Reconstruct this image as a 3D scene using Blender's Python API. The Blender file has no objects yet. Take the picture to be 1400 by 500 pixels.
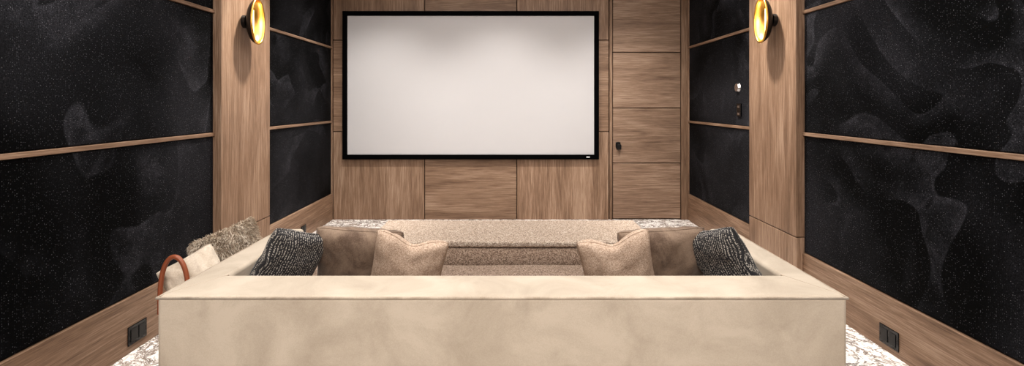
import bpy, bmesh, math, random
from mathutils import Vector, Matrix, noise as mnoise
random.seed(7)
scene = bpy.context.scene
scene.view_settings.view_transform = 'Standard'
try:
    scene.view_settings.look = 'Medium High Contrast'
except Exception:
    scene.view_settings.look = 'None'
scene.view_settings.exposure = 0.1

# ------------------------------------------------------------------ helpers
def srgb(r, g, b):
    f = lambda c: (c/255/12.92) if c/255 <= 0.04045 else ((c/255+0.055)/1.055)**2.4
    return (f(r), f(g), f(b), 1.0)

class NT:
    def __init__(self, name):
        self.mat = bpy.data.materials.new(name)
        self.mat.use_nodes = True
        self.t = self.mat.node_tree
        self.b = self.t.nodes['Principled BSDF']
    def n(self, typ, **kw):
        nd = self.t.nodes.new(typ)
        for k, v in kw.items():
            if k.startswith('_'):
                setattr(nd, k[1:], v)
            else:
                nd.inputs[k.replace('__', ' ')].default_value = v
        return nd
    def l(self, a, b):
        self.t.links.new(a, b)
    def coord(self, scale=(1, 1, 1), kind='Object', loc=(0, 0, 0), rot=(0, 0, 0)):
        tc = self.n('ShaderNodeTexCoord')
        mp = self.n('ShaderNodeMapping')
        mp.inputs['Scale'].default_value = scale
        mp.inputs['Location'].default_value = loc
        mp.inputs['Rotation'].default_value = rot
        self.l(tc.outputs[kind], mp.inputs['Vector'])
        return mp.outputs['Vector']
    def noise(self, vec, scale, detail=4, rough=0.5, dist=0.0):
        nd = self.n('ShaderNodeTexNoise', Scale=scale, Detail=detail, Roughness=rough, Distortion=dist)
        self.l(vec, nd.inputs['Vector'])
        return nd.outputs['Fac']
    def ramp(self, fac, stops):
        r = self.n('ShaderNodeValToRGB')
        els = r.color_ramp.elements
        while len(els) < len(stops):
            els.new(0.5)
        for e, (p, c) in zip(els, stops):
            e.position = p
            e.color = c if len(c) == 4 else (*c, 1)
        self.l(fac, r.inputs['Fac'])
        return r.outputs['Color']
    def math(self, op, a, b=None, c=None):
        m = self.n('ShaderNodeMath', _operation=op)
        for i, x in enumerate((a, b, c)):
            if x is None: continue
            if isinstance(x, (int, float)): m.inputs[i].default_value = x
            else: self.l(x, m.inputs[i])
        return m.outputs[0]
    def mix(self, fac, a, b, mode='MIX'):
        m = self.n('ShaderNodeMix', _data_type='RGBA', _blend_type=mode)
        for idx, x in ((0, fac), (6, a), (7, b)):
            if isinstance(x, (int, float)): m.inputs[idx].default_value = x
            elif isinstance(x, tuple): m.inputs[idx].default_value = x
            else: self.l(x, m.inputs[idx])
        return m.outputs[2]
    def bump(self, h, strength=0.3, dist=0.01):
        b = self.n('ShaderNodeBump', Strength=strength, Distance=dist)
        self.l(h, b.inputs['Height'])
        self.l(b.outputs['Normal'], self.b.inputs['Normal'])
    def base(self, c):
        if isinstance(c, tuple): self.b.inputs['Base Color'].default_value = c
        else: self.l(c, self.b.inputs['Base Color'])
    def set(self, **kw):
        for k, v in kw.items():
            self.b.inputs[k.replace('__', ' ')].default_value = v
        return self

def g(v): return (v, v, v, 1)

def simple(name, col, rough=0.5, metal=0.0, spec=0.5):
    m = NT(name); m.base(col)
    m.b.inputs['Metallic'].default_value = metal
    m.b.inputs['Specular IOR Level'].default_value = spec
    v = m.coord((1, 1, 1))
    nz = m.noise(v, 60, 3)
    r = m.math('MULTIPLY_ADD', nz, 0.12, rough-0.06)
    m.l(r, m.b.inputs['Roughness'])
    return m.mat

def wood(name, axis, c_dark, c_mid, c_light):
    m = NT(name)
    s = {'z': (1, 1, .03), 'x': (.03, 1, 1), 'y': (1, .03, 1)}[axis]
    s2 = {'z': (1, 1, .12), 'x': (.12, 1, 1), 'y': (1, .12, 1)}[axis]
    geo = m.n('ShaderNodeNewGeometry')
    off = m.math('MULTIPLY', geo.outputs['Random Per Island'], 37.0)
    vm = m.n('ShaderNodeVectorMath', _operation='ADD')
    v = m.coord(s); m.l(v, vm.inputs[0]); m.l(off, vm.inputs[1])
    v2 = m.coord(s2)
    vm2 = m.n('ShaderNodeVectorMath', _operation='ADD')
    m.l(v2, vm2.inputs[0]); m.l(off, vm2.inputs[1])
    fine = m.noise(vm.outputs[0], 130, 6, 0.72)
    broad = m.noise(vm2.outputs[0], 5.5, 4, 0.6, 0.8)
    f = m.math('MULTIPLY_ADD', fine, 0.6, m.math('MULTIPLY', broad, 0.4))
    col = m.ramp(f, [(0.34, c_dark), (0.5, c_mid), (0.66, c_light)])
    tone = m.math('MULTIPLY_ADD', geo.outputs['Random Per Island'], 0.22, 0.89)
    tv = m.n('ShaderNodeCombineColor')
    for i in range(3): m.l(tone, tv.inputs[i])
    col = m.mix(1.0, col, tv.outputs[0], 'MULTIPLY')
    m.base(col)
    m.set(Roughness=0.5)
    m.b.inputs['Specular IOR Level'].default_value = 0.35
    m.bump(fine, 0.2, 0.002)
    return m.mat

WD, WM, WL = srgb(84, 64, 50), srgb(132, 107, 88), srgb(172, 148, 128)
wood_z = wood('oak_vertical_grain', 'z', WD, WM, WL)
wood_x = wood('oak_horizontal_grain', 'x', WD, WM, WL)
wood_y = wood('oak_long_grain', 'y', WD, WM, WL)
WD2, WM2, WL2 = srgb(92, 72, 60), srgb(140, 116, 98), srgb(178, 155, 136)
wood_door = wood('door_oak', 'x', WD2, WM2, WL2)

# black nap fabric: brushed nap patches, their sheen painted as lighter colour, one sharp edge each
def fabric_black():
    m = NT('black_velvet_fabric')
    v = m.coord()
    warp = m.noise(v, 0.75, 2.0, 0.48, 1.1)
    saw = m.math('FRACT', m.math('MULTIPLY', warp, 7.0))
    stroke = m.ramp(saw, [(0.35, g(0)), (0.86, g(0.75)), (0.93, g(1)), (0.965, g(0))])
    mask = m.ramp(m.noise(v, 1.5, 3, 0.55), [(0.45, g(0)), (0.62, g(1))])
    fine = m.ramp(m.noise(v, 9, 5, 0.7, 1.5), [(0.38, g(0.25)), (0.65, g(1))])
    stroke = m.math('MULTIPLY', m.math('MULTIPLY', stroke, mask), fine)
    haze = m.ramp(m.noise(v, 0.8, 3, 0.5, 0.3), [(0.42, g(0)), (0.7, g(1))])  # broad sheen haze, painted into the base colour
    fuzz = m.noise(v, 160, 3, 0.8)
    fz = m.ramp(fuzz, [(0.4, g(0.15)), (0.68, g(1.0))])
    fz = m.math('MULTIPLY', fz, 1.7)
    lum = m.math('MULTIPLY_ADD', haze, 0.40, m.math('MULTIPLY', stroke, 0.62))
    lum = m.math('MULTIPLY', lum, fz)
    col = m.mix(lum, srgb(3, 3, 4), srgb(76, 76, 82))
    sx = m.n('ShaderNodeSeparateXYZ'); m.l(v, sx.inputs[0])
    cx = m.n('ShaderNodeCombineXYZ'); m.l(sx.outputs[1], cx.inputs[0]); m.l(sx.outputs[2], cx.inputs[1])
    vo = m.n('ShaderNodeTexVoronoi', _voronoi_dimensions='2D', Scale=110.0)
    m.l(cx.outputs[0], vo.inputs['Vector'])
    dot = m.math('LESS_THAN', vo.outputs['Distance'], 0.17)
    rnd = m.n('ShaderNodeSeparateColor'); m.l(vo.outputs['Color'], rnd.inputs[0])
    sel = m.math('POWER', rnd.outputs[0], 6.0)
    dm = m.math('MULTIPLY', m.math('MULTIPLY', dot, sel), 0.5)
    col = m.mix(dm, col, srgb(165, 165, 172))
    m.base(col)
    m.set(Roughness=0.7)
    m.b.inputs['Specular IOR Level'].default_value = 0.08
    m.b.inputs['Sheen Weight'].default_value = 0.006
    m.b.inputs['Sheen Roughness'].default_value = 0.4
    m.bump(fuzz, 0.3, 0.002)
    return m.mat
blackfab = fabric_black()

def carpet():
    m = NT('marbled_carpet')
    v = m.coord((1, 1, 1))
    a = m.noise(v, 7, 6, 0.7, 1.3)
    b = m.noise(v, 22, 5, 0.7, 0.8)
    ridge = m.math('ABSOLUTE', m.math('SUBTRACT', a, 0.5))
    veins = m.ramp(ridge, [(0.0, g(1)), (0.02, g(0.8)), (0.05, g(0))])
    sp = m.ramp(b, [(0.54, g(0)), (0.62, g(1))])
    f = m.math('MAXIMUM', veins, m.math('MULTIPLY', sp, 0.75))
    tint = m.ramp(m.noise(v, 4, 3), [(0.35, srgb(66, 57, 52)), (0.6, srgb(140, 122, 110))])
    light = m.ramp(m.noise(v, 60, 3), [(0.35, srgb(205, 198, 192)), (0.6, srgb(252, 249, 246))])
    m.base(m.mix(f, light, tint))
    m.set(Roughness=0.95)
    m.b.inputs['Specular IOR Level'].default_value = 0.1
    m.bump(m.noise(v, 250, 2), 0.4, 0.004)
    return m.mat
carpet_m = carpet()

def velvet(name, c1, c2, scale=3.0, sheen=0.25, weave=300, bump=0.15, lo=.38, hi=.6):
    m = NT(name)
    v = m.coord()
    n1 = m.noise(v, scale, 5, 0.6, 0.7)
    n2 = m.noise(v, weave, 2, 0.6)
    f = m.math('MULTIPLY_ADD', n2, 0.25, m.math('MULTIPLY', n1, 0.75))
    m.base(m.ramp(f, [(lo, c1), (hi, c2)]))
    m.set(Roughness=0.85)
    m.b.inputs['Specular IOR Level'].default_value = 0.2
    m.b.inputs['Sheen Weight'].default_value = sheen
    m.b.inputs['Sheen Roughness'].default_value = 0.45
    m.bump(f, bump, 0.004)
    return m.mat

def tweed(name, c1, c2, c3, scale=150, bump=.35):
    m = NT(name)
    v = m.coord()
    vo = m.n('ShaderNodeTexVoronoi', Scale=float(scale)); m.l(v, vo.inputs['Vector'])
    sc = m.n('ShaderNodeSeparateColor'); m.l(vo.outputs['Color'], sc.inputs[0])
    n1 = m.noise(v, scale*0.5, 3, 0.7)
    f = m.math('MULTIPLY_ADD', sc.outputs[0], 0.5, m.math('MULTIPLY', n1, 0.5))
    m.base(m.ramp(f, [(0.25, c1), (0.5, c2), (0.75, c3)]))
    m.set(Roughness=0.95)
    m.b.inputs['Specular IOR Level'].default_value = 0.15
    h = m.math('SUBTRACT', 1.0, vo.outputs['Distance'])
    m.bump(h, bump, 0.002)
    return m.mat

sofa_m = velvet('beige_velvet', srgb(162, 150, 135), srgb(184, 172, 157), 4.2, 0.15, bump=.08, lo=.34, hi=.6)
pipe_m = velvet('beige_piping', srgb(146, 133, 118), srgb(176, 163, 148), 8, 0.12)
seat_m = tweed('seat_tweed', srgb(84, 70, 60), srgb(126, 109, 97), srgb(160, 144, 131), 260)
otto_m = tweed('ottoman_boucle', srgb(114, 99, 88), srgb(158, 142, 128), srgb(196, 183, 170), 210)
otto_shaded_m = tweed('ottoman_shaded_boucle', srgb(82, 67, 57), srgb(120, 102, 89), srgb(150, 133, 120), 210)  # darker copy of the top boucle, shade of the camera-facing side painted in
taupe_m = velvet('taupe_velvet', srgb(92, 76, 65), srgb(136, 118, 103), 7, 0.25, 200, 0.15)
blush_m = tweed('sand_weave', srgb(142, 121, 105), srgb(176, 155, 138), srgb(200, 181, 165), 400, .2)
cream_m = velvet('cream_knit', srgb(180, 165, 148), srgb(214, 202, 187), 6, 0.2, 160, 0.3)
fur_m = velvet('fur_mid', srgb(154, 137, 119), srgb(188, 171, 153), 8, 0.1)
fur_d = velvet('fur_dark', srgb(118, 101, 85), srgb(146, 129, 112), 8, 0.1)
fur_l = velvet('fur_light', srgb(206, 193, 175), srgb(234, 223, 209), 8, 0.1)

def dotted():
    m = NT('dotted_wave_textile')
    v = m.coord()
    w = m.n('ShaderNodeTexWave', Scale=30.0, Distortion=9.0, Detail=1.0)
    w.inputs['Detail Scale'].default_value = 0.35
    m.l(v, w.inputs['Vector'])
    line = m.ramp(w.outputs['Fac'], [(0.45, g(0)), (0.65, g(1))])
    vo = m.n('ShaderNodeTexVoronoi', Scale=200.0); m.l(v, vo.inputs['Vector'])
    dot = m.math('LESS_THAN', vo.outputs['Distance'], 0.48)
    f = m.math('MULTIPLY', line, dot)
    m.base(m.mix(f, srgb(34, 33, 36), srgb(172, 166, 158)))
    m.set(Roughness=0.8)
    m.b.inputs['Sheen Weight'].default_value = 0.12
    m.bump(f, 0.2, 0.001)
    return m.mat
dotted_m = dotted()

black_m = simple('black_satin', srgb(14, 14, 15), 0.35)
blackplate_m = simple('black_glass', srgb(10, 10, 12), 0.12)
bezel_m = simple('black_velvet_frame', srgb(4, 4, 5), 0.9, 0, 0.08)
screen_m = simple('projection_fabric', srgb(190, 188, 189), 0.9, 0, 0.2)
paint_m = simple('dark_backing', srgb(28, 22, 18), 0.9)
ceil_m = simple('ceiling_paint', srgb(225, 220, 214), 0.9)
brass_m = simple('brushed_brass', srgb(226, 178, 98), 0.3, 1.0)
leather_m = simple('tan_leather', srgb(140, 80, 54), 0.4)
white_m = simple('white_plastic', srgb(225, 225, 225), 0.4)
steel_m = simple('steel', srgb(190, 190, 192), 0.25, 1.0)
woodleg_m = simple('dark_wood_leg', srgb(50, 36, 28), 0.45)

def emis(name, col, s):
    m = NT(name); m.base(col)
    m.b.inputs['Emission Color'].default_value = col
    m.b.inputs['Emission Strength'].default_value = s
    return m.mat
glow_m = emis('warm_led', srgb(255, 222, 140), 3.0)
lamp_m = emis('downlight_lens', srgb(255, 240, 220), 6.0)

def rattan():
    m = NT('woven_rattan')
    v = m.coord()
    w = m.n('ShaderNodeTexWave', Scale=20.0, Distortion=1.0, _bands_direction='Z'); m.l(v, w.inputs['Vector'])
    m.base(m.ramp(w.outputs['Fac'], [(0.2, srgb(70, 50, 36)), (0.8, srgb(150, 118, 88))]))
    m.bump(w.outputs['Fac'], 0.6, 0.01); m.set(Roughness=0.7)
    return m.mat
rattan_m = rattan()

def mk(name, bm, mats, smooth=False, parent=None):
    me = bpy.data.meshes.new(name)
    bm.to_mesh(me); bm.free()
    for m in mats: me.materials.append(m)
    if smooth:
        for p in me.polygons: p.use_smooth = True
    o = bpy.data.objects.new(name, me)
    scene.collection.objects.link(o)
    if parent: o.parent = parent
    return o

def empty(name, loc=(0, 0, 0)):
    e = bpy.data.objects.new(name, None)
    e.location = loc
    e.empty_display_size = 0.1
    scene.collection.objects.link(e)
    return e

def boxes(name, lst, mats, bevel=0.0, seg=1, parent=None, smooth=False):
    bm = bmesh.new()
    for b in lst:
        x0, x1, y0, y1, z0, z1 = b[:6]
        mi = b[6] if len(b) > 6 else 0
        t = bmesh.new()
        bmesh.ops.create_cube(t, size=1)
        for v in t.verts:
            v.co = Vector(((x0+x1)/2+v.co.x*(x1-x0), (y0+y1)/2+v.co.y*(y1-y0), (z0+z1)/2+v.co.z*(z1-z0)))
        if bevel:
            bmesh.ops.bevel(t, geom=t.edges[:], offset=bevel, segments=seg, profile=0.5, affect='EDGES')
        for f in t.faces: f.material_index = mi
        tm = bpy.data.meshes.new('tmp'); t.to_mesh(tm); t.free()
        bm.from_mesh(tm); bpy.data.meshes.remove(tm)
    return mk(name, bm, mats, smooth, parent)

def tube(name, pts, r, mat, parent=None, cyclic=False, res=4):
    cu = bpy.data.curves.new(name, 'CURVE'); cu.dimensions = '3D'
    sp = cu.splines.new('POLY'); sp.points.add(len(pts)-1)
    for p, c in zip(sp.points, pts): p.co = (*c, 1)
    sp.use_cyclic_u = cyclic
    cu.bevel_depth = r; cu.bevel_resolution = res; cu.use_fill_caps = True
    cu.materials.append(mat)
    o = bpy.data.objects.new(name, cu); scene.collection.objects.link(o)
    if parent: o.parent = parent
    return o

# ------------------------------------------------------------------ room
XL, XR, YF, YB, H = -2.126, 2.118, 5.95, -2.2, 3.0
boxes('floor', [(-2.4, 2.4, YB-.2, 6.25, -0.1, 0)], [carpet_m])
boxes('ceiling', [(-2.4, 2.4, YB-.2, 6.25, H, H+.1)], [ceil_m])
boxes('wall_left', [(-2.4, -2.168, YB-.2, 6.25, 0, H)], [paint_m])
boxes('wall_right', [(2.160, 2.4, YB-.2, 6.25, 0, H)], [paint_m])
boxes('wall_front', [(-2.166, 2.158, 5.985, 6.25, 0, H)], [paint_m])
boxes('wall_back', [(-2.166, 2.158, YB-.2, YB, 0, H)], [simple('back_wall_paint', srgb(150, 125, 105), 0.8)])

# front wall oak panels (checkerboard grain)
xs = [-2.126, -1.028, 0.075, 1.178]
zs = [0.0, 1.05, 2.145, 3.0]
L = []
gp = 0.004
for i in range(3):
    for j in range(3):
        mi = 0 if (i+j) % 2 == 0 else 1
        L.append((xs[i]+gp, xs[i+1]-gp, YF, 5.985, zs[j]+(gp if j else 0), zs[j+1]-gp, mi))
boxes('wall_panel_front', L, [wood_z, wood_x], 0.003)
# door frame + door
boxes('trim_1', [(1.184, 1.218, YF-.004, 5.985, 0, H), (2.042, 2.118, YF-.004, 5.985, 0, H),
                 (1.222, 2.038, YF-.004, 5.985, 2.68, H)], [wood_z], 0.003)
door = empty('door_1', (1.63, 5.965, 0))
dz = [0.008, 0.674, 1.333, 2.0, 2.672]
L = [(1.226-1.63, 2.034-1.63, -.011, .018, dz[i]+.004, dz[i+1]-.004) for i in range(4)]
boxes('door_leaf', L, [wood_door], 0.003, parent=door)
hx = 1.286-1.63
boxes('door_rose', [(hx-.028, hx+.028, -.02, -.011, .86, .925)], [black_m], 0.003, 2, door)
boxes('door_lever', [(hx-.02, hx+.03, -.06, -.018, .84, .90), (hx-.012, hx+.012, -.045, -.018, .87, .93)], [black_m], 0.006, 2, door)

# side walls
def side(sgn, X, tag, pil):
    xf = lambda d0, d1: (min(sgn*d0, sgn*d1), max(sgn*d0, sgn*d1))
    A = abs(X)
    B = A+.04
    p0, p1 = pil
    bays = [(p1, YF-.02), (0.25, p0), (YB, -.5)]
    pils = [(p0, p1), (-.5, .25)]
    zz = [(.315, 1.156), (1.186, 2.038), (2.068, 2.94)]
    fab = []
    for a, b in bays:
        for z0, z1 in zz:
            x0, x1 = xf(A+.012, B)
            fab.append((x0, x1, a+.004, b-.004, z0, z1))
    boxes('wall_panel_'+tag, fab, [blackfab], 0.006, 3)
    T = []
    for a, b in bays:
        x0, x1 = xf(A, B)
        for z0, z1 in ((1.158, 1.184), (2.040, 2.066), (2.942, H)):
            T.append((x0, x1, a, b, z0, z1))
    boxes('trim_'+tag, T, [wood_y], 0.003)
    x0, x1 = xf(A, B)
    boxes('baseboard_'+tag, [(x0, x1, a, b, 0, .311) for a, b in bays], [wood_y], 0.003)
    x0, x1 = xf(A-.046, B)
    P = []
    for a, b in pils:
        P.append((x0, x1, a, b, .424, H))
        P.append((x0, x1, a, b, 0, .418))
    boxes('wall_pilaster_'+tag, P, [wood_z], 0.004, 2)
    x0, x1 = xf(A, B)
    boxes('trim_corner_'+tag, [(x0, x1, YF-.018, YF, 0.0, H)], [wood_z], 0.002)
side(-1, XL, 'left', (3.58, 4.30))
side(1, XR, 'right', (3.61, 4.32))

# projection screen
sc = empty('projection_screen', (-.473, 5.93, 1.605))
hw, hh, fw = 1.523, .88, .055
boxes('frame', [(-hw, hw, -.03, .02, hh-fw, hh), (-hw, hw, -.03, .02, -hh, -hh+fw),
                (-hw, -hw+fw, -.03, .02, -hh+fw, hh-fw), (hw-fw, hw, -.03, .02, -hh+fw, hh-fw)], [bezel_m], 0.004, 2, sc)
boxes('screen_fabric', [(-hw+fw, hw-fw, -.012, .0, -hh+fw, hh-fw)], [screen_m], 0, parent=sc)
boxes('badge', [(hw-.15, hw-.11, -.033, -.03, -hh+.022, -hh+.034)], [white_m], 0, parent=sc)

# ------------------------------------------------------------------ wall sconces
def sconce(sgn, xw, y, z):
    e = empty('wall_sconce', (xw, y, z))
    N, R = 40, 14
    a, b, d = .10, .175, .075      # half width, half height, depth
    def bowl(name, k, mat, off):
        bm = bmesh.new()
        rings = []
        for j in range(R+1):
            t = j/R*math.pi/2
            ring = []
            rr = math.cos(t)**0.8 if j < R else 0
            dd = math.sin(t)
            for i in range(N):
                th = 2*math.pi*i/N
                ring.append(bm.verts.new((-sgn*(.11-off-d*k*dd), a*k*rr*math.cos(th), b*k*rr*math.sin(th))))
            rings.append(ring)
        for j in range(R):
            for i in range(N):
                bm.faces.new((rings[j][i], rings[j][(i+1) % N], rings[j+1][(i+1) % N], rings[j+1][i]))
        bmesh.ops.remove_doubles(bm, verts=bm.verts[:], dist=1e-5)
        bmesh.ops.recalc_face_normals(bm, faces=bm.faces[:])
        return mk(name, bm, [mat], True, e)
    bowl('shell_outer', 1.0, black_m, 0)
    bowl('shell_inner', 0.95, brass_m, 0.0)
    tube('rim', [(-sgn*.11, a*.985*math.cos(2*math.pi*i/60), b*.985*math.sin(2*math.pi*i/60)) for i in range(60)], .008, brass_m, e, True)
    bm = bmesh.new()
    bmesh.ops.create_cone(bm, segments=32, radius1=.05, radius2=.05, depth=.03, cap_ends=True,
        matrix=Matrix.Translation((-sgn*.015, 0, 0)) @ Matrix.Rotation(math.pi/2, 4, 'Y'))
    mk('mount', bm, [black_m], False, e)
    tube('led_strip', [(-sgn*.07, 0, -.09), (-sgn*.07, 0, .09)], .008, glow_m, e)
    ld = bpy.data.lights.new('sconce_light', 'POINT'); ld.energy = 0.45; ld.color = (1, .80, .50); ld.shadow_soft_size = .03
    lo = bpy.data.objects.new('sconce_light', ld); lo.location = (-sgn*.095, 0, 0); scene.collection.objects.link(lo); lo.parent = e
sconce(-1, -2.080, 3.88, 2.03)
sconce(1, 2.072, 3.90, 2.045)

# outlets etc
def outlet(sgn, xw, y, z, w=.14, h=.105):
    e = empty('wall_outlet', (xw, y, z))
    s = -sgn
    x = sorted((0, s*.006)); boxes('plate', [(x[0], x[1], -w/2, w/2, -h/2, h/2)], [blackplate_m], .002, 2, e)
    x = sorted((s*.006, s*.009))
    boxes('sockets', [(x[0], x[1], -w*.38, -w*.05, -h*.33, h*.33), (x[0], x[1], w*.05, w*.38, -h*.33, h*.33)], [black_m], .001, 1, e)
outlet(-1, XL, 2.83, .097)
outlet(1, XR, 2.78, .09)
outlet(-1, XL, 5.1, .10, .12, .08)
e = empty('wall_keypad', (2.130, 4.62, 1.33))
boxes('plate', [(-.012, 0, -.04, .04, -.06, .06)], [blackplate_m], .002, 2, e)
boxes('buttons', [(-.015, -.012, -.02, .02, -.045, -.025), (-.015, -.012, -.02, .02, .02, .04)], [steel_m], .001, 1, e)
bm = bmesh.new()
bmesh.ops.create_cone(bm, segments=32, radius1=.045, radius2=.036, depth=.02, cap_ends=True,
        matrix=Matrix.Translation((2.120, 4.65, 1.54)) @ Matrix.Rotation(-math.pi/2, 4, 'Y'))
mk('wall_thermostat', bm, [steel_m])

# ------------------------------------------------------------------ sofa
sofa = empty('sofa', (-.03, 2.35, 0))
ox, oy = -.03, 2.35
poly = [(-1.318, 1.848), (1.256, 1.848), (1.256, 2.85), (1.13, 2.85), (1.13, 2.085), (-1.178, 2.085), (-1.178, 2.85), (-1.318, 2.85)]
bm = bmesh.new()
vs = [bm.verts.new((x-ox, y-oy, .09)) for x, y in poly]
f = bm.faces.new(vs)
r = bmesh.ops.extrude_face_region(bm, geom=[f])
for v in r['geom']:
    if isinstance(v, bmesh.types.BMVert): v.co.z = .68
bmesh.ops.recalc_face_normals(bm, faces=bm.faces[:])
bmesh.ops.bevel(bm, geom=bm.edges[:], offset=.02, segments=4, profile=.5, affect='EDGES')
o = mk('shell', bm, [sofa_m], True, sofa)
o.modifiers.new('wn', 'WEIGHTED_NORMAL')
def ln(pts, z): return [(x-ox, y-oy, z) for x, y in pts]
tube('piping_outer', ln([(-1.3155, 2.845), (-1.3155, 1.8505), (1.2535, 1.8505), (1.2535, 2.845)], .672), .0055, pipe_m, sofa)
for nm, p, q in (('mitre_seam_l', (-1.31, 1.856), (-1.18, 2.083)), ('mitre_seam_r', (1.248, 1.856), (1.132, 2.083))):
    tube(nm, ln([p, q], .678), .003, pipe_m, sofa)
boxes('seat_base', [(-1.178-ox, 1.13-ox, 2.08-oy, 2.85-oy, .1, .32)], [sofa_m], .012, 3, sofa, True)
def cushion(name, x0, x1, y0, y1, z0, z1, mat, parent, crown=.02, rad=.05, nx=24, ny=12):
    bm = bmesh.new()
    bmesh.ops.create_cube(bm, size=1)
    for v in bm.verts:
        v.co = Vector(((x0+x1)/2+v.co.x*(x1-x0), (y0+y1)/2+v.co.y*(y1-y0), (z0+z1)/2+v.co.z*(z1-z0)))
    bmesh.ops.bevel(bm, geom=bm.edges[:], offset=rad, segments=5, profile=.5, affect='EDGES')
    for i in range(1, nx):
        xx = x0+rad+(x1-x0-2*rad)*i/nx
        bmesh.ops.bisect_plane(bm, geom=bm.verts[:]+bm.edges[:]+bm.faces[:], plane_co=(xx, 0, 0), plane_no=(1, 0, 0))
    for i in range(1, ny):
        yy = y0+rad+(y1-y0-2*rad)*i/ny
        bmesh.ops.bisect_plane(bm, geom=bm.verts[:]+bm.edges[:]+bm.faces[:], plane_co=(0, yy, 0), plane_no=(0, 1, 0))
    zc = (z0+z1)/2
    for v in bm.verts:
        if v.co.z > zc:
            u = (v.co.x-x0)/(x1-x0)*2-1; w = (v.co.y-y0)/(y1-y0)*2-1
            v.co.z += crown*(1-u**4)*(1-w**2) + .004*mnoise.noise(v.co*5)
    return mk(name, bm, [mat], True, parent)
cushion('seat_cushion', -1.172-ox, 1.124-ox, 2.09-oy, 2.90-oy, .322, .465, seat_m, sofa, .008)
L = []
for x in (-1.24, 1.18):
    for y in (1.95, 2.75):
        L.append((x-.03-ox, x+.03-ox, y-.03-oy, y+.03-oy, 0, .1))
boxes('legs', L, [woodleg_m], .005, 2, sofa)

# ------------------------------------------------------------------ ottoman (flat padded top over a fat rolled body)
ot = empty('ottoman', (.0, 3.67, 0))
boxes('ottoman_base', [(-.95, .96, -.27, .27, .05, .17)], [otto_shaded_m], .02, 4, ot, True)
cushion('rolled_body', -.985, .99, -.365, .335, .155, .430, otto_shaded_m, ot, 0, .115)
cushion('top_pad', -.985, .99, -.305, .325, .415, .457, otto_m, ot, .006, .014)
tube('seam', [(-.985, -.310, .428), (.99, -.310, .428), (.99, .328, .428), (-.985, .328, .428)], .005, otto_shaded_m, ot, True)
boxes('feet', [(sx*.88-.03, sx*.88+.03, sy*.2-.03, sy*.2+.03, 0, .055) for sx in (-1, 1) for sy in (-1, 1)], [woodleg_m], .004, 1, ot)

# ------------------------------------------------------------------ pillows
PIN = .055
def pz(W, Hh, chop, u, v):
    x = W/2*u*(1-PIN*(1-v*v)); z = Hh/2*v*(1-PIN*(1-u*u))
    k = math.exp(-(u/.42)**2)*max(0, (v+.6)/1.6)**1.5
    c = max(0, abs(u)-.8)/.2*max(0, abs(v)-.8)/.2
    return x*(1-.035*c), z*(1-.035*c)-chop*k, k
def pillow_mesh(W, Hh, T, chop, seed, n=32):
    bm = bmesh.new()
    front = {}; back = {}
    for i in range(n+1):
        for j in range(n+1):
            u = math.sin((i/n-.5)*math.pi); v = math.sin((j/n-.5)*math.pi)
            x, z, k = pz(W, Hh, chop, u, v)
            th = T/2*(max(0, (1-u*u))*max(0, (1-v*v)))**.36
            th *= 1-.35*k*(chop > 0)
            nz = (mnoise.noise(Vector((u*2.3+seed, v*2.3, seed)))*.012+mnoise.noise(Vector((u*6+seed, v*3, seed)))*.006)*min(1, th/(T*.2))
            edge = (i in (0, n)) or (j in (0, n))
            vf = bm.verts.new((x, -th+nz, z))
            front[i, j] = vf
            back[i, j] = vf if edge else bm.verts.new((x, th+nz, z))
    for i in range(n):
        for j in range(n):
            bm.faces.new((front[i, j], front[i+1, j], front[i+1, j+1], front[i, j+1]))
            bm.faces.new((back[i, j], back[i, j+1], back[i+1, j+1], back[i+1, j]))
    bm.normal_update()
    return bm

def pillow(name, loc, W, Hh, T, roll, tilt, yaw, mat, chop=0, seed=0, piping=True):
    e = empty(name, loc)
    M = Matrix.Rotation(math.radians(yaw), 4, 'Z') @ Matrix.Rotation(math.radians(tilt), 4, 'X') @ Matrix.Rotation(math.radians(roll), 4, 'Y')
    e.matrix_world = Matrix.Translation(loc) @ M
    mk('cover', pillow_mesh(W, Hh, T, chop, seed), [mat], True, e)
    if piping:
        n = 30; pts = []
        def P(u, v):
            x, z, _ = pz(W, Hh, chop, u, v); return (x, 0, z)
        for i in range(n): pts.append(P(-1+2*i/n, -1))
        for i in range(n): pts.append(P(1, -1+2*i/n))
        for i in range(n): pts.append(P(1-2*i/n, 1))
        for i in range(n): pts.append(P(-1, 1-2*i/n))
        tube('edge_piping', pts, .003, mat, e, True, 2)
    return e

pillow('patterned_throw_pillow', (-1.045, 2.33, .64), .29, .36, .14, 20, 22, 42, dotted_m, 0, 1)
pillow('patterned_throw_pillow', (1.01, 2.33, .64), .29, .37, .14, -20, 22, -52, dotted_m, 0, 2)
pillow('velvet_throw_pillow', (-.755, 2.49, .615), .42, .37, .18, 6, 24, 6, taupe_m, .0, 3)
pillow('velvet_throw_pillow', (.755, 2.49, .615), .42, .37, .18, -6, 24, -6, taupe_m, .0, 4)
pillow('woven_throw_pillow', (-.49, 2.37, .62), .34, .37, .16, 13, 24, 0, blush_m, .05, 5)
pillow('woven_throw_pillow', (.51, 2.37, .62), .34, .37, .16, -13, 24, 0, blush_m, .05, 6)

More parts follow.
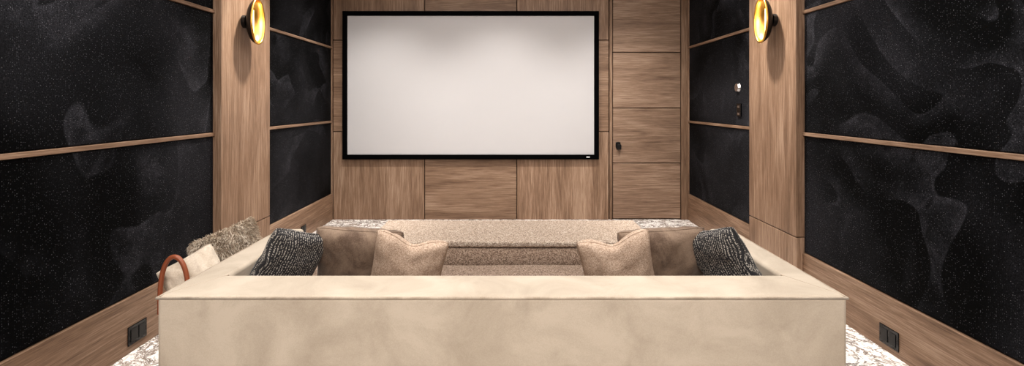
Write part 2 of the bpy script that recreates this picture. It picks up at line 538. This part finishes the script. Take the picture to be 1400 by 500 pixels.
# ------------------------------------------------------------------ basket with fur pillow and throw
bk = empty('storage_basket', (-1.53, 2.68, 0))
bm = bmesh.new()
N = 40
prof = [(.0, .0), (.88, .0), (.95, .15), (1.0, .46), (.96, .46), (.9, .15), (.82, .03), (0, .03)]
rings = []
for r_, z_ in prof:
    ring = []
    for i in range(N):
        th = 2*math.pi*i/N
        c, s = math.cos(th), math.sin(th)
        cx = math.copysign(abs(c)**.6, c)*.15; cy = math.copysign(abs(s)**.6, s)*.33
        ring.append(bm.verts.new((cx*r_, cy*r_, z_)))
    rings.append(ring)
for a, b in zip(rings[:-1], rings[1:]):
    for i in range(N):
        bm.faces.new((a[i], a[(i+1) % N], b[(i+1) % N], b[i]))
bmesh.ops.remove_doubles(bm, verts=bm.verts[:], dist=1e-5)
bmesh.ops.recalc_face_normals(bm, faces=bm.faces[:])
mk('woven_body', bm, [rattan_m], True, bk)
for nm, yy in (('handle_near', -.325), ('handle_far', .325)):
    pts = [(-.062-.068*math.cos(math.pi*i/32), yy, .40+.27*math.sin(math.pi*i/32)**.6) for i in range(33)]
    tube(nm, pts, .011, leather_m, bk)

FW, FH, FT = .31, .32, .15
fp = pillow('fur_throw_pillow', (-1.56, 2.78, .53), FW, FH, FT, -20, -12, 25, fur_m, 0, 9, False)
bm2 = pillow_mesh(FW, FH, FT, 0, 9, 30)
fb = bmesh.new()
for f in bm2.faces:
    for k in range(12):
        vv = [v.co for v in f.verts]
        a_, b_ = random.random(), random.random()
        p = vv[0]*(1-a_)*(1-b_)+vv[1]*a_*(1-b_)+vv[2]*a_*b_+vv[3]*(1-a_)*b_
        out = Vector((p.x*.6, p.y*4, p.z*.6)).normalized()
        clump = mnoise.noise_vector(p*22)*.9
        d = (out*.8+clump+Vector((random.uniform(-.4, .4), random.uniform(-.4, .4), random.uniform(-.7, .1)))).normalized()
        side_ = d.cross(Vector((random.random(), random.random(), random.random()))).normalized()*.0016
        Lh = random.uniform(.02, .04)
        m_ = p+d*Lh*.6; t_ = p+d*Lh+Vector((0, 0, -.012))
        a1, a2, b1, b2, c1 = [fb.verts.new(x) for x in (p-side_, p+side_, m_+side_*.7, m_-side_*.7, t_)]
        mi = random.choice((0, 0, 1, 2, 2, 2))
        for q in (fb.faces.new((a1, a2, b1, b2)), fb.faces.new((b2, b1, c1))): q.material_index = mi
bm2.free()
mk('fur_strands', fb, [fur_m, fur_d, fur_l], False, fp)
pillow('cream_throw_pillow', (-1.55, 2.47, .50), .26, .30, .15, -28, -12, 20, cream_m, 0, 11)

# ------------------------------------------------------------------ lights
def spot(x, y, energy, size=80, tx=None, ty=None, col=(1, .955, .90), blend=.9):
    e = empty('recessed_downlight', (x, y, H))
    bm = bmesh.new()
    bmesh.ops.create_cone(bm, segments=32, radius1=.06, radius2=.06, depth=.008, cap_ends=True, matrix=Matrix.Translation((0, 0, -.004)))
    mk('trim_ring', bm, [white_m], False, e)
    bm = bmesh.new()
    bmesh.ops.create_cone(bm, segments=32, radius1=.04, radius2=.04, depth=.004, cap_ends=True, matrix=Matrix.Translation((0, 0, -.010)))
    mk('lens', bm, [lamp_m], False, e)
    ld = bpy.data.lights.new('downlight', 'SPOT'); ld.energy = energy; ld.color = col
    ld.spot_size = math.radians(size); ld.spot_blend = blend; ld.shadow_soft_size = .05
    lo = bpy.data.objects.new('downlight', ld); scene.collection.objects.link(lo)
    lo.parent = e; lo.location = (0, 0, -.03)
    tgt = Vector((tx if tx is not None else x, ty if ty is not None else y, 0))-Vector((x, y, H))
    lo.rotation_euler = tgt.to_track_quat('-Z', 'Y').to_euler()
for x in (-1.5, -.1, 1.3):
    spot(x, 4.75, 120, 100, ty=5.5)
for s in (-1, 1):
    spot(s*1.55, 3.95, 220, 75, tx=s*2.0, col=(1, .94, .86))
    spot(s*1.5, 2.3, 75, 95)
    spot(s*1.2, 0.4, 80, 110)
spot(0, 2.6, 45, 100)

def area(name, loc, sx, sy, e, rot=(0, 0, 0), col=(1, .97, .94)):
    ld = bpy.data.lights.new(name, 'AREA'); ld.shape = 'RECTANGLE'; ld.size = sx; ld.size_y = sy
    ld.energy = e; ld.color = col
    o = bpy.data.objects.new(name, ld); o.location = loc; o.rotation_euler = rot
    scene.collection.objects.link(o)
area('overhead_fill_light', (0, 2.6, 2.93), 3.4, 5.0, 84)  # added soft fill over the room, not a real fixture
area('rear_fill_light', (0, -1.4, 2.7), 3.0, 1.0, 105, (math.radians(50), 0, 0))  # added fill from behind the camera, stands in for a flash

w = bpy.data.worlds.new('world'); scene.world = w; w.use_nodes = True
w.node_tree.nodes['Background'].inputs[0].default_value = (.9, .93, 1, 1)
w.node_tree.nodes['Background'].inputs[1].default_value = .15

cam = bpy.data.cameras.new('camera')
cam.sensor_width = 36
cam.lens = 36*680/1400
cam.shift_y = -110/1400; cam.shift_x = 2/1400
co = bpy.data.objects.new('camera', cam)
co.location = (0, 0, 1.4); co.rotation_euler = (math.pi/2, 0, 0)
scene.collection.objects.link(co)
scene.camera = co
